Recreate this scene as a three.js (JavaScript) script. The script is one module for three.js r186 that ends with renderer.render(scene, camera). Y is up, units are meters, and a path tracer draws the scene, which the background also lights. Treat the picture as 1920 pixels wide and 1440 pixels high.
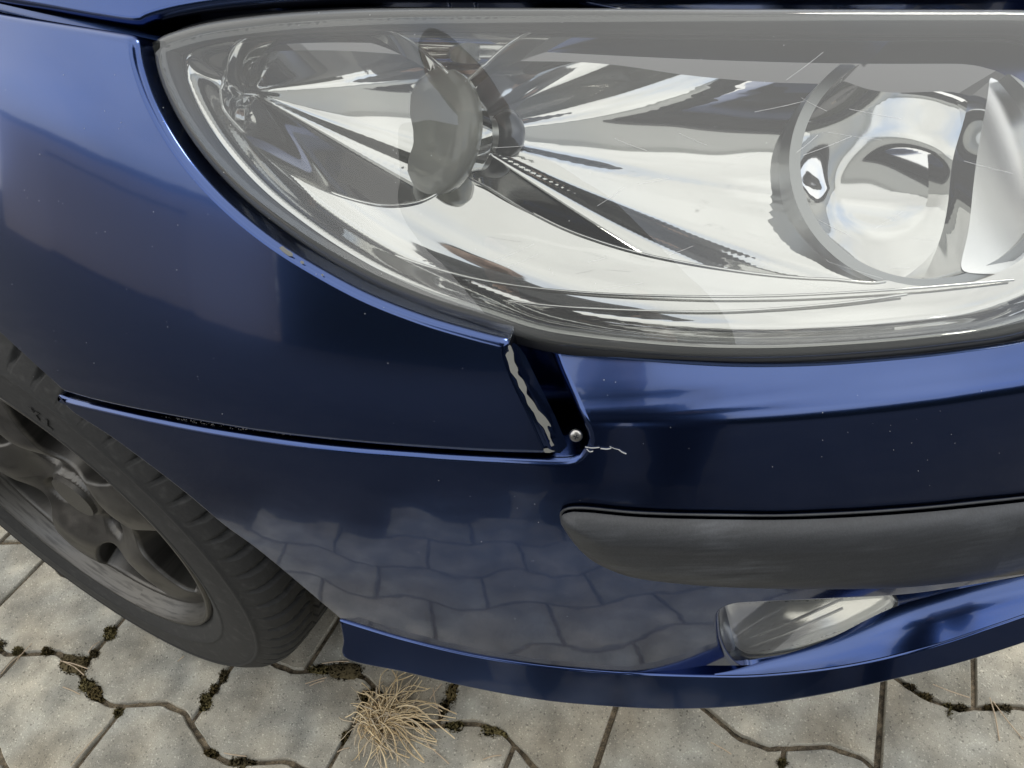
import * as THREE from 'three';
import { mergeGeometries } from 'three/addons/utils/BufferGeometryUtils.js';
import { MarchingCubes } from 'three/addons/objects/MarchingCubes.js';
import { RoundedBoxGeometry } from 'three/addons/geometries/RoundedBoxGeometry.js';
import { FontLoader } from 'three/addons/loaders/FontLoader.js';
import { TextGeometry } from 'three/addons/geometries/TextGeometry.js';
import { ImprovedNoise } from 'three/addons/math/ImprovedNoise.js';

// ---------------------------------------------------------------- camera, sky, sun, exposure
const PW = 1920, PH = 1440, FOC = 1400;
const D2R = Math.PI / 180;
const V3 = (x, y, z) => new THREE.Vector3(x, y, z);
const EYE = V3(-0.692, 0.868, -0.063);
const camera = new THREE.PerspectiveCamera(2 * Math.atan(PH / 2 / FOC) / D2R, PW / PH, 0.02, 400);
const FW = V3(Math.cos(42.53 * D2R) * Math.sin(35.26 * D2R), -Math.sin(42.53 * D2R), -Math.cos(42.53 * D2R) * Math.cos(35.26 * D2R));
const R0 = FW.clone().cross(V3(0, 1, 0)).normalize(), U0 = R0.clone().cross(FW);
const ROLL = -6.18 * D2R;
const RT = R0.clone().multiplyScalar(Math.cos(ROLL)).addScaledVector(U0, Math.sin(ROLL));
const UPV = U0.clone().multiplyScalar(Math.cos(ROLL)).addScaledVector(R0, -Math.sin(ROLL));
camera.matrixAutoUpdate = true;
camera.position.copy(EYE);
camera.quaternion.setFromRotationMatrix(new THREE.Matrix4().makeBasis(RT, UPV, FW.clone().negate()));
const scene = new THREE.Scene();
const renderer = new THREE.WebGLRenderer();
renderer.toneMapping = THREE.LinearToneMapping;
renderer.toneMappingExposure = 1.15;
renderer.shadowMap.enabled = true;

const font = await new FontLoader().loadAsync('fonts/droid/droid_sans_bold.typeface.json');
const noise = new ImprovedNoise();
const nz = (x, y, z = 0) => noise.noise(x, y, z);
const fbm = (x, y, z = 0, o = 4) => { let s = 0, a = 0.5, f = 1; for (let i = 0; i < o; i++) { s += a * nz(x * f + 7.3 * i, y * f - 3.1 * i, z * f); a *= 0.5; f *= 2.03; } return s; };
let seed = 12345;
const rnd = () => { seed |= 0; seed = seed + 0x6D2B79F5 | 0; let t = Math.imul(seed ^ seed >>> 15, 1 | seed); t = t + Math.imul(t ^ t >>> 7, 61 | t) ^ t; return ((t ^ t >>> 14) >>> 0) / 4294967296; };
const rr = (a, b) => a + (b - a) * rnd();
const sm = (a, b, x) => { const t = Math.min(1, Math.max(0, (x - a) / (b - a))); return t * t * (3 - 2 * t); }; // b may lie below a
const lerp = (a, b, t) => a + (b - a) * t;

{ // a bright day with broken, thin cloud: one computed sky of air and cloud, the same all round
  const w = 1024, h = 512, d = new Float32Array(w * h * 4);
  for (let j = 0; j < h; j++) for (let i = 0; i < w; i++) {
    const th = ((j + 0.5) / h - 0.5) * Math.PI, ph = ((i + 0.5) / w) * 2 * Math.PI;
    const y = Math.sin(th), x = Math.cos(th) * Math.cos(ph), z = Math.cos(th) * Math.sin(ph);
    const e = Math.max(0, y);
    const q = 1.4 / (e + 0.35);
    const c = sm(-0.34, 0.12, fbm(x * q + 3.1, z * q + 1.7, 0.5 + e, 5));
    const t = Math.pow(1 - e, 3);
    const air = [lerp(0.62, 1.65, t), lerp(0.9, 1.8, t), lerp(1.45, 2.0, t)];
    const b = 1.6 + 0.7 * fbm(x * q * 2.1, z * q * 2.1, 4.2, 4);
    const cl = [1.04 * b, 1.03 * b, 1.0 * b];
    const k = (j * w + i) * 4;
    for (let m = 0; m < 3; m++) d[k + m] = y < -0.02 ? 0.25 : lerp(air[m], cl[m], 0.3 + 0.7 * c);
    d[k + 3] = 1;
  }
  const t = new THREE.DataTexture(d, w, h, THREE.RGBAFormat, THREE.FloatType);
  t.mapping = THREE.EquirectangularReflectionMapping; t.magFilter = THREE.LinearFilter; t.minFilter = THREE.LinearFilter; t.wrapS = THREE.RepeatWrapping; t.needsUpdate = true;
  scene.background = t; scene.environment = t;
}
const sun = new THREE.DirectionalLight(new THREE.Color(1, 0.95, 0.87), 0.9);
sun.position.set(6.0, 6.5, 0.6); sun.target.position.set(-0.5, 0, -0.4);
sun.castShadow = true; sun.shadow.radius = 22; sun.shadow.mapSize.set(2048, 2048);
Object.assign(sun.shadow.camera, { left: -6, right: 6, top: 6, bottom: -6, near: 0.1, far: 30 });
scene.add(sun, sun.target);

// ---------------------------------------------------------------- helpers
const used = {};
const numbered = (n) => { const k = used[n] = (used[n] ?? -1) + 1; return k ? `${n}_${String(k).padStart(3, '0')}` : n; };
function add(name, geo, mat, parent = scene) {
  const m = new THREE.Mesh(geo, mat); m.name = parent === scene ? numbered(name) : name; m.castShadow = m.receiveShadow = true; parent.add(m); return m;
}
function tag(o, label, category, group) { o.userData.label = label; o.userData.category = category; if (group) o.userData.group = group; return o; }
function struct(o) { o.userData.kind = 'structure'; return o; }
function grp(name, parent = scene, x = 0, y = 0, z = 0) { const g = new THREE.Group(); g.name = parent === scene ? numbered(name) : name; g.position.set(x, y, z); parent.add(g); return g; }
function geom(pos, nor, uv, idx) {
  const g = new THREE.BufferGeometry();
  g.setAttribute('position', new THREE.BufferAttribute(new Float32Array(pos), 3));
  g.setAttribute('normal', new THREE.BufferAttribute(new Float32Array(nor), 3));
  g.setAttribute('uv', new THREE.BufferAttribute(new Float32Array(uv), 2));
  g.setIndex(idx); return g;
}
function dataTex(w, h, fn, srgb = false) {
  const d = new Uint8Array(w * h * 4);
  for (let j = 0; j < h; j++) for (let i = 0; i < w; i++) { const c = fn(i, j); const k = (j * w + i) * 4; d[k] = c[0]; d[k + 1] = c[1]; d[k + 2] = c[2]; d[k + 3] = 255; }
  const t = new THREE.DataTexture(d, w, h); t.wrapS = t.wrapT = THREE.RepeatWrapping; t.magFilter = THREE.LinearFilter; t.minFilter = THREE.LinearMipmapLinearFilter; t.generateMipmaps = true;
  if (srgb) t.colorSpace = THREE.SRGBColorSpace; t.needsUpdate = true; return t;
}
// a smooth closed or open run of points through given ones
function smooth(pts, step) {
  const out = [];
  for (let i = 0; i < pts.length - 1; i++) {
    const p0 = pts[Math.max(0, i - 1)], p1 = pts[i], p2 = pts[i + 1], p3 = pts[Math.min(pts.length - 1, i + 2)];
    const n = Math.max(1, Math.ceil(Math.hypot(p2[0] - p1[0], p2[1] - p1[1]) / step));
    for (let k = 0; k < n; k++) {
      const t = k / n, t2 = t * t, t3 = t2 * t, f = (a) => 0.5 * (2 * p1[a] + (p2[a] - p0[a]) * t + (2 * p0[a] - 5 * p1[a] + 4 * p2[a] - p3[a]) * t2 + (3 * p1[a] - p0[a] - 3 * p2[a] + p3[a]) * t3);
      out.push([f(0), f(1)]);
    }
  }
  out.push(pts[pts.length - 1].slice(0, 2)); return out;
}
function natural(xs, ys) { // natural cubic spline
  const n = xs.length, a = new Array(n).fill(0), b = new Array(n).fill(0), m = new Array(n).fill(0);
  for (let i = 1; i < n - 1; i++) {
    const h0 = xs[i] - xs[i - 1], h1 = xs[i + 1] - xs[i], p = h0 * a[i - 1] + 2 * (h0 + h1);
    a[i] = -h1 / p; b[i] = (6 * ((ys[i + 1] - ys[i]) / h1 - (ys[i] - ys[i - 1]) / h0) - h0 * b[i - 1]) / p;
  }
  for (let i = n - 2; i > 0; i--) m[i] = a[i] * m[i + 1] + b[i];
  return (x) => {
    let i = 0; while (i < n - 2 && x > xs[i + 1]) i++;
    const h = xs[i + 1] - xs[i], u = (xs[i + 1] - x) / h, w = (x - xs[i]) / h;
    return u * ys[i] + w * ys[i + 1] + h * h / 6 * ((u * u * u - u) * m[i] + (w * w * w - w) * m[i + 1]);
  };
}

// ---------------------------------------------------------------- the car body's surface: plan curve (s) and section (v)
const CURVE = (() => {
  const n = 2600, s0 = -0.9, ds = 0.0012, x = [], z = [], psi = [];
  const L = 1.98, K = 0.6;
  const ps = (s) => { const u = Math.min(1, Math.max(0, s / L)), q = K * u * u * (3 - 2 * u) + (1 - K) * u; return Math.PI / 2 * (1 - q); };
  let cx = -0.826, cz = -1.175; // at s = 0
  for (let s = 0; s > s0; s -= ds) { cx -= Math.cos(ps(s)) * ds; cz -= Math.sin(ps(s)) * ds; }
  let sc = 1e9;
  for (let i = 0; i < n; i++) {
    const s = s0 + i * ds; const p = s > sc ? -ps(2 * sc - s) : ps(s);
    x.push(cx); z.push(cz); psi.push(p);
    cx += Math.cos(p) * ds; cz += Math.sin(p) * ds; if (sc > 1e8 && cx > 0) sc = s;
  }
  return { s0, ds, n, x, z, psi, sc };
})();
function plan(s) {
  const f = (s - CURVE.s0) / CURVE.ds, i = Math.min(CURVE.n - 2, Math.max(0, Math.floor(f))), t = f - i, c = CURVE;
  return [lerp(c.x[i], c.x[i + 1], t), lerp(c.z[i], c.z[i + 1], t), lerp(c.psi[i], c.psi[i + 1], t)];
}
const KV = [0.06, 0.15, 0.19, 0.25, 0.32, 0.42, 0.5, 0.55, 0.58, 0.62, 0.68, 0.76, 0.84, 0.92, 1.0, 1.15];
const FY = natural(KV, [0.06, 0.15, 0.19, 0.25, 0.32, 0.42, 0.5, 0.549, 0.577, 0.607, 0.648, 0.7, 0.748, 0.788, 0.82, 0.865]);
const FO = natural(KV, [-0.09, -0.05, -0.032, -0.017, -0.007, 0, -0.003, -0.011, -0.023, -0.05, -0.094, -0.155, -0.219, -0.288, -0.361, -0.505]);
const GY = natural(KV, [0.06, 0.15, 0.19, 0.25, 0.32, 0.42, 0.5, 0.55, 0.58, 0.62, 0.679, 0.757, 0.831, 0.895, 0.945, 1.0]);
const GO = natural(KV, [-0.09, -0.05, -0.032, -0.017, -0.007, 0, -0.002, -0.006, -0.0097, -0.0172, -0.0312, -0.0548, -0.0888, -0.1368, -0.2008, -0.3348]);
const BP = [[0.06, 0.062, -0.062], [0.12, 0.12, -0.042], [0.18, 0.18, -0.028], [0.25, 0.25, -0.017], [0.32, 0.32, -0.008], [0.42, 0.42, 0], [0.5, 0.5, -0.003], [0.545, 0.545, -0.0085], [0.565, 0.565, -0.0125], [0.573, 0.5725, -0.0148], [0.579, 0.5772, -0.0182], [0.584, 0.5803, -0.0222], [0.59, 0.5841, -0.0268], [0.6, 0.5902, -0.0346], [0.62, 0.6022, -0.0505], [0.66, 0.626, -0.0825], [0.72, 0.661, -0.131]];
const BY = natural(BP.map((p) => p[0]), BP.map((p) => p[1])), BO = natural(BP.map((p) => p[0]), BP.map((p) => p[2]));
const mixS = (s) => 0.15 + 0.85 * sm(0.52, 1.3, s), mixW = (s) => 0.19 + 0.06 * sm(0.6, 1, s);
const crease = (s) => 0.592 + 0.008 * sm(1.15, 0.95, s);
function section(s, v, kind) {
  if (kind === 1) { const w = v + (0.579 - crease(s)) * sm(0.46, 0.56, v); return [BY(w), BO(w)]; }
  const k = kind === 3 ? mixW(s) : mixS(s);
  return [lerp(GY(v), FY(v), k), lerp(GO(v), FO(v), k)];
}
function surfAt(kind, out = 0) {
  const base = (s, v) => { const [x, z, p] = plan(s), [y, o] = section(s, v, kind); return V3(x - Math.sin(p) * o, y, z + Math.cos(p) * o); };
  const f = out === 0 ? base : (s, v) => base(s, v).addScaledVector(normalOf(base, s, v), typeof out === 'function' ? out(s, v) : out);
  f.base = base; return f;
}
function normalOf(f, s, v, e = 8e-4) {
  const a = f(s + e, v).sub(f(s - e, v)), b = f(s, v + e).sub(f(s, v - e)); return a.cross(b).normalize();
}
const wave = (s, v) => 2.2e-4 * nz(s * 24, v * 24, 3) + 4e-5 * nz(s * 80, v * 80, 7); // pressed and moulded panels are never quite even
const body = surfAt(0), bumperBase = surfAt(1, wave);
const rayOf = (px, py) => FW.clone().multiplyScalar(FOC).addScaledVector(RT, px - PW / 2).addScaledVector(UPV, PH / 2 - py).normalize();
function project(p) { const d = p.clone().sub(EYE), z = d.dot(FW); return [PW / 2 + FOC * d.dot(RT) / z, PH / 2 - FOC * d.dot(UPV) / z, z]; }
const guessGrid = new Map();
function toSurf(f, px, py, from = null) { // photo pixel to (s, v) on a surface
  if (!guessGrid.has(f)) { const g = []; for (let s = -0.4; s < 1.9; s += 0.05) for (let v = 0.1; v < 1.1; v += 0.04) { const p = f(s, v), q = project(p); if (q[2] > 0.05 && normalOf(f, s, v).dot(EYE.clone().sub(p)) > 0) g.push([q[0], q[1], s, v, q[2]]); } guessGrid.set(f, g); }
  let best = null, bd = 1e18; for (const q of guessGrid.get(f)) { const d = (q[0] - px) ** 2 + (q[1] - py) ** 2; if (d < bd) { bd = d; best = q; } }
  let s = from ? from[0] : best[2], v = from ? from[1] : best[3];
  for (let it = 0; it < 25; it++) {
    const e = 1e-4, h = (a, b) => { const q = project(f(a, b)); return [q[0] - px, q[1] - py]; };
    const F = h(s, v), A = h(s + e, v), B = h(s, v + e);
    const a = (A[0] - F[0]) / e, b = (B[0] - F[0]) / e, c = (A[1] - F[1]) / e, d = (B[1] - F[1]) / e, det = a * d - b * c;
    let du = -(d * F[0] - b * F[1]) / det, dv = -(-c * F[0] + a * F[1]) / det; const l = Math.hypot(du, dv); if (l > 0.05) { du *= 0.05 / l; dv *= 0.05 / l; }
    s += du; v += dv; v = Math.min(1.14, Math.max(0.08, v)); if (Math.abs(F[0]) + Math.abs(F[1]) < 0.01) break;
  }
  return [s, v];
}
const curve = (f, pts, step = 8) => { let last = null; return smooth(pts, step).map(([x, y]) => { // each point starts from the one before it
  let q = last ? toSurf(f, x, y, last) : toSurf(f, x, y); const w = project(f(...q)); if (Math.hypot(w[0] - x, w[1] - y) > 1) q = toSurf(f, x, y); last = q; return q; }); };

// ---------------------------------------------------------------- panels cut from a surface
function polySdf(polys, x, y) { // > 0 inside
  let d = 1e9, inside = false;
  for (const P of polys) for (let i = 0, n = P.length, j = n - 1; i < n; j = i++) {
    const ax = P[j][0], ay = P[j][1], bx = P[i][0], by = P[i][1], ex = bx - ax, ey = by - ay, wx = x - ax, wy = y - ay;
    const t = Math.min(1, Math.max(0, (wx * ex + wy * ey) / (ex * ex + ey * ey + 1e-18)));
    const dx = wx - ex * t, dy = wy - ey * t, q = dx * dx + dy * dy; if (q < d) d = q;
    if ((ay > y) !== (by > y) && x < (bx - ax) * (y - ay) / (by - ay) + ax) inside = !inside;
  }
  return (inside ? 1 : -1) * Math.sqrt(d);
}
function sheet(f, polys, cell, level = 0, flip = false, sdf = null, eps = 8e-4) { // the part of a surface inside an outline, as a fine mesh
  let a = 1e9, b = -1e9, c = 1e9, d = -1e9;
  for (const p of polys[0]) { a = Math.min(a, p[0]); b = Math.max(b, p[0]); c = Math.min(c, p[1]); d = Math.max(d, p[1]); }
  a -= cell; c -= cell; const nx = Math.ceil((b - a) / cell) + 2, ny = Math.ceil((d - c) / cell) + 2;
  const F = new Float32Array((nx + 1) * (ny + 1)), pos = [], nor = [], uv = [], idx = [], cache = new Map();
  for (let j = 0; j <= ny; j++) for (let i = 0; i <= nx; i++) F[j * (nx + 1) + i] = (sdf ? sdf(a + i * cell, c + j * cell) : polySdf(polys, a + i * cell, c + j * cell)) - level;
  const vert = (key, s, v) => {
    if (cache.has(key)) return cache.get(key);
    const p = f(s, v), n = normalOf(f, s, v, eps), k = pos.length / 3; pos.push(p.x, p.y, p.z); const g = flip ? -1 : 1; nor.push(n.x * g, n.y * g, n.z * g); uv.push(s, v); cache.set(key, k); return k;
  };
  for (let j = 0; j < ny; j++) for (let i = 0; i < nx; i++) {
    const id = [[i, j], [i + 1, j], [i + 1, j + 1], [i, j + 1]], val = id.map(([p, q]) => F[q * (nx + 1) + p]), poly = [];
    for (let k = 0; k < 4; k++) {
      const m = (k + 1) % 4;
      if (val[k] > 0) poly.push(vert(`${id[k]}`, a + id[k][0] * cell, c + id[k][1] * cell));
      if ((val[k] > 0) !== (val[m] > 0)) {
        const t = val[k] / (val[k] - val[m]), x = lerp(id[k][0], id[m][0], t), y = lerp(id[k][1], id[m][1], t);
        const key = id[k] < id[m] ? `${id[k]}|${id[m]}` : `${id[m]}|${id[k]}`; poly.push(vert(key, a + x * cell, c + y * cell));
      }
    }
    for (let k = 1; k + 1 < poly.length; k++) flip ? idx.push(poly[0], poly[k + 1], poly[k]) : idx.push(poly[0], poly[k], poly[k + 1]);
  }
  return geom(pos, nor, uv, idx);
}
function area(P) { let a = 0; for (let i = 0, n = P.length, j = n - 1; i < n; j = i++) a += P[j][0] * P[i][1] - P[i][0] * P[j][1]; return a / 2; }
function hem(f, P, r, depth, wall, hole = false, rows = 6) { // rounded edge round an outline: r wide, depth deep, then a wall turned inwards
  const n = P.length, sg = (area(P) > 0 ? 1 : -1) * (hole ? -1 : 1), pos = [], nor = [], uv = [], idx = [];
  const R = rows + 3;
  for (let i = 0; i < n; i++) {
    const p0 = P[(i + n - 1) % n], p1 = P[i], p2 = P[(i + 1) % n];
    let tx = p2[0] - p0[0], ty = p2[1] - p0[1]; const l = Math.hypot(tx, ty) || 1; tx /= l; ty /= l;
    const ox = ty * sg, oy = -tx * sg; // outward in (s, v)
    for (let k = 0; k < R; k++) {
      const a = k === 0 ? 0 : Math.min(k - 1, rows) / rows * Math.PI / 2, inn = k === 0 ? r * 1.35 : r * (1 - Math.sin(a)), dep = k === 0 ? 2e-5 : depth * (1 - Math.cos(a)) + (k === R - 1 ? wall : 0);
      const s = p1[0] - ox * inn, v = p1[1] - oy * inn, q = f(s, v), N = normalOf(f, s, v);
      const o = f(s + ox * 1e-3, v + oy * 1e-3).sub(f(s - ox * 1e-3, v - oy * 1e-3)); o.addScaledVector(N, -o.dot(N)).normalize();
      q.addScaledVector(N, -dep);
      const ca = Math.cos(a) * r, sa = Math.sin(a) * depth, M = N.clone().multiplyScalar(ca).addScaledVector(o, sa).normalize();
      pos.push(q.x, q.y, q.z); nor.push(M.x, M.y, M.z); uv.push(s, v);
    }
  }
  for (let i = 0; i < n; i++) for (let k = 0; k < R - 1; k++) {
    const a = i * R + k, b = ((i + 1) % n) * R + k;
    sg > 0 ? idx.push(a, a + 1, b, b, a + 1, b + 1) : idx.push(a, b, a + 1, b, b + 1, a + 1);
  }
  return geom(pos, nor, uv, idx);
}
function resample(P, step) { // even steps round a closed outline
  const out = []; let carry = 0;
  for (let i = 0; i < P.length; i++) {
    const a = P[i], b = P[(i + 1) % P.length], l = Math.hypot(b[0] - a[0], b[1] - a[1]); let t = carry;
    while (t < l) { out.push([lerp(a[0], b[0], t / l), lerp(a[1], b[1], t / l)]); t += step; }
    carry = t - l;
  }
  return out;
}
function panel(f, outline, { holes = [], cell = 0.006, r = 0.004, depth = r, wall = 0.012, step = 0.004, rim = true } = {}) {
  const P = resample(outline, step), H = holes.map((h) => resample(h, step));
  const g = [sheet(f, [P, ...H], cell, r * 0.92)];
  if (rim) { g.push(hem(f, P, r, depth, wall)); for (const h of H) g.push(hem(f, h, r, depth, wall, true)); }
  return mergeGeometries(g);
}

// ---------------------------------------------------------------- materials
const col = (r, g, b) => new THREE.Color().setRGB(r, g, b);
const std = (c, roughness, extra = {}) => new THREE.MeshStandardMaterial({ color: col(...c), roughness, ...extra });
const phy = (c, roughness, extra = {}) => new THREE.MeshPhysicalMaterial({ color: col(...c), roughness, ...extra });
const paint = phy([0.036, 0.067, 0.185], 0.2, { metalness: 1, clearcoat: 0.72, clearcoatRoughness: 0.05 });
const stripMap = dataTex(1024, 512, (i, j) => { const st = fbm(i / 60, j / 5, 2, 4), pa = sm(0.05, 0.4, fbm(i / 130, j / 60, 6, 4)), g = 61 + 10 * st + 30 * pa * (0.5 + st) + 10 * (rnd() - 0.5); return [g * 0.97, g, g * 1.04]; }, true);
stripMap.repeat.set(1.6, 3.2);
const stripBump = dataTex(512, 512, () => { const g = 128 + 110 * (rnd() - 0.5); return [g, g, g]; }); stripBump.repeat.set(6, 6);
const blackPlastic = new THREE.MeshPhysicalMaterial({ map: stripMap, roughness: 0.46, bumpMap: stripBump, bumpScale: 0.00012 });
const dark = std([0.036, 0.037, 0.04], 0.5);
const liner = std([0.085, 0.085, 0.085], 0.8); // dusty grey moulded plastic
const rubberMap = dataTex(512, 512, (i, j) => { const d = sm(0.0, 0.45, fbm(i / 30, j / 30, 3, 5)), g = 42 + 8 * fbm(i / 9, j / 9, 1, 3) + 14 * d + 8 * (rnd() - 0.5); return [g, g * 0.99, g * 0.95]; }, true); // brake dust and dried mud
rubberMap.repeat.set(4, 6);
const rubber = new THREE.MeshStandardMaterial({ map: rubberMap, roughness: 0.78, bumpMap: rubberMap, bumpScale: 0.0005 });
const chrome = std([0.64, 0.64, 0.625], 0.04, { metalness: 1 });
const satin = std([0.3, 0.31, 0.31], 0.3, { metalness: 1 });
const lensMat = phy([0.8, 0.81, 0.8], 0.015, { transmission: 0.93, ior: 1.55, thickness: 0 });
const rimGlass = phy([0.4, 0.41, 0.4], 0.06, { transmission: 0.78, ior: 1.5, thickness: 0 });
const capGlass = phy([0.42, 0.42, 0.38], 0.1, { transmission: 0.45, ior: 1.5, thickness: 0 });
const alloyMap = dataTex(512, 512, (i, j) => { const d = sm(-0.1, 0.4, fbm(i / 60, j / 60, 9, 5)), g = 94 - 24 * d + 8 * (rnd() - 0.5); return [g, g * 0.975, g * 0.93]; }, true); alloyMap.repeat.set(4, 4);
const alloy = new THREE.MeshStandardMaterial({ map: alloyMap, roughness: 0.4, metalness: 0.75 });
const primer = std([0.24, 0.24, 0.22], 0.9);
const soilMap = dataTex(1024, 1024, (i, j) => { const g = 100 + 70 * fbm(i / 14, j / 14, 2, 4) + 90 * fbm(i / 70, j / 70, 5, 3) + 70 * (rnd() - 0.5); return [Math.min(255, Math.max(20, g)), Math.min(255, Math.max(18, g * 0.9)), Math.min(255, Math.max(14, g * 0.74))]; }, true); // sand, crumbs and dirt washed into the joints
soilMap.repeat.set(6, 6.6);
const soil = new THREE.MeshStandardMaterial({ map: soilMap, roughness: 1, bumpMap: soilMap, bumpScale: 0.004 });

// ---------------------------------------------------------------- ground and paving
const groundTex = dataTex(512, 512, (i, j) => { const n = 66 + 22 * fbm(i / 40, j / 40, 0.3, 4) + 36 * (rnd() - 0.5); return [n, n * 0.98, n * 0.95]; }, true);
groundTex.repeat.set(120, 120);
{
  const g = new THREE.PlaneGeometry(240, 240); g.rotateX(-Math.PI / 2); g.translate(0, -0.012, 0);
  struct(add('ground', g, new THREE.MeshStandardMaterial({ map: groundTex, roughness: 0.95 })));
}
const pavement = struct(grp('pavement'));
let toJoint = (p) => p; // the nearest joint to a point on the ground
{
  const N = 1024, px = new Float32Array(N * N);
  for (let j = 0; j < N; j++) for (let i = 0; i < N; i++) px[j * N + i] = 0.62 * fbm(i / 110, j / 110, 1.1, 6) + 0.2 * (rnd() - 0.5);
  const dots = new Float32Array(N * N);
  for (let k = 0; k < 26000; k++) { // sand grains and small stones in the concrete
    const x = rnd() * N, y = rnd() * N, r = 0.6 + rnd() * rnd() * 2.6, a = (rnd() < 0.62 ? 1 : -1) * (0.1 + 0.26 * rnd());
    for (let v = Math.floor(y - r); v <= y + r; v++) for (let u = Math.floor(x - r); u <= x + r; u++) if ((u - x) ** 2 + (v - y) ** 2 < r * r) dots[((v + N) % N) * N + (u + N) % N] = a;
  }
  const map = dataTex(N, N, (i, j) => { const k = j * N + i, t = 0.63 + px[k] * 0.46 + dots[k] * 0.42, w = fbm(i / 200, j / 200, 8, 3); return [255 * Math.min(1, Math.max(0, t * (1 + 0.05 * w))), 255 * Math.min(1, Math.max(0, t * 0.975)), 255 * Math.min(1, Math.max(0, t * (0.895 - 0.06 * w)))]; }, true);
  const bump = dataTex(N, N, (i, j) => { const k = j * N + i, t = Math.min(255, Math.max(0, 128 + px[k] * 170 + dots[k] * 120)); return [t, t, t]; });
  const mats = [];
  for (let k = 0; k < 6; k++) {
    const m = map.clone(), b = bump.clone(); for (const t of [m, b]) { t.repeat.set(2.4, 2.4); t.offset.set(0.06 + (k % 3) * 0.29, 0.04 + Math.floor(k / 3) * 0.46); t.needsUpdate = true; }
    const c = 0.93 * [1, 0.93, 1.03, 0.9, 0.97, 0.86][k]; mats.push(std([c, c * [1, 1.0, 0.99, 1.01, 1, 0.99][k], c * [1, 0.98, 0.97, 1.02, 1, 0.97][k]], 0.95, { map: m, bumpMap: b, bumpScale: 0.0024 }));
  }
  const U = [0.888, -0.46], W = [0.46, 0.888], L = 0.1855, B = 0.118, A = 0.013;
  const trap = (t) => { t -= Math.floor(t); const q = 0.16; return t < q ? t / q : t < 0.5 - q ? 1 : t < 0.5 + q ? 1 - (t - 0.5 + q) / q : t < 1 - q ? -1 : -1 + (t - 1 + q) / q; };
  const zig = (w) => A * trap((w + 1.02) / L);
  const gap = 0.0014;
  function stone(par, v, far) { // one block between two zigzag joints, corner rounded by a bevel
    const w0 = par ? L / 2 : 0, pts = [], n = far ? 8 : 24, ph = -1.127;
    for (let k = 0; k <= n; k++) { const w = lerp(gap, L - gap, k / n); pts.push([B - gap + zig(ph + w0 + w), w]); }
    for (let k = n; k >= 0; k--) { const w = lerp(gap, L - gap, k / n); pts.push([gap + zig(ph + w0 + w), w]); }
    const s = new THREE.Shape(); pts.forEach(([x, y], i) => { const jx = far ? 0 : 0.0016 * nz(x * 60 + v * 9, y * 60, v), jy = far ? 0 : 0.0016 * nz(x * 60, y * 60 + v * 5, v + 3); i ? s.lineTo(x + jx, y + jy) : s.moveTo(x + jx, y + jy); });
    const g = far ? new THREE.ExtrudeGeometry(s, { depth: 0.02, bevelEnabled: false }) : new THREE.ExtrudeGeometry(s, { depth: 0.02, bevelEnabled: true, bevelSize: 0.0015, bevelThickness: 0.0045, bevelOffset: -0.003, bevelSegments: 2 });
    const p = g.attributes.position, top = far ? 0.02 : 0.0245;
    for (let i = 0; i < p.count; i++) { const x = p.getX(i), y = p.getY(i), z = p.getZ(i); p.setXYZ(i, U[0] * x + W[0] * y, z - top, U[1] * x + W[1] * y); }
    const ix = g.index; if (ix) for (let i = 0; i < ix.count; i += 3) { const a = ix.getX(i + 1); ix.setX(i + 1, ix.getX(i + 2)); ix.setX(i + 2, a); }
    else { // the axes turned over: keep faces outward
      for (const nme of ['position', 'uv']) { const at = g.attributes[nme], k = at.itemSize; for (let i = 0; i < at.count; i += 3) for (let c = 0; c < k; c++) { const a = at.array[(i + 1) * k + c]; at.array[(i + 1) * k + c] = at.array[(i + 2) * k + c]; at.array[(i + 2) * k + c] = a; } }
    }
    g.computeVertexNormals(); return g;
  }
  toJoint = (p) => {
    const u = p.x * U[0] + p.z * U[1], w = p.x * W[0] + p.z * W[1], z = zig(w), i = Math.round((u - z + 0.42) / B), a = -0.42 + i * B + z, r = Math.floor((u - z + 0.42) / B), off = (((r % 2) + 2) % 2) * L / 2, k = Math.round((w + 1.127 - off) / L), c = -1.127 + off + k * L;
    const q = Math.abs(u - a) < Math.abs(w - c) ? [a, w] : [u, c]; return V3(U[0] * q[0] + W[0] * q[1], p.y, U[1] * q[0] + W[1] * q[1]);
  };
  const geos = [0, 1].map((par) => [0, 1, 2].map((v) => stone(par, v + par * 3, false)));
  const spots = [];
  for (let i = -50; i < 50; i++) for (let k = -34; k < 34; k++) {
    const par = ((i % 2) + 2) % 2, u = -0.42 + i * B, w = -1.127 + (par ? L / 2 : 0) + k * L, cu = u + B / 2, cw = w + L / 2;
    const x = U[0] * cu + W[0] * cw, z = U[1] * cu + W[1] * cw; spots.push({ par, x: U[0] * u + W[0] * w, z: U[1] * u + W[1] * w, d: Math.hypot((x + 0.65) * 0.8, z + 0.45), cx: x, cz: z });
  }
  const bay = spots.filter((s) => s.cx > -1.07 && s.cz < 0.15); bay.sort((a, b) => a.d - b.d);
  bay.slice(0, 300).forEach((s, i) => {
    const m = add(i ? `paver_${String(i).padStart(3, '0')}` : 'paver', geos[s.par][i % 3], mats[Math.floor(rnd() * 6)], pavement);
    m.position.set(s.x, rr(-0.0015, 0.0012), s.z); m.rotation.set(rr(-0.004, 0.004), 0, rr(-0.004, 0.004));
  });
  const far = bay.slice(300).filter((s) => s.d < 2.6);
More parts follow.
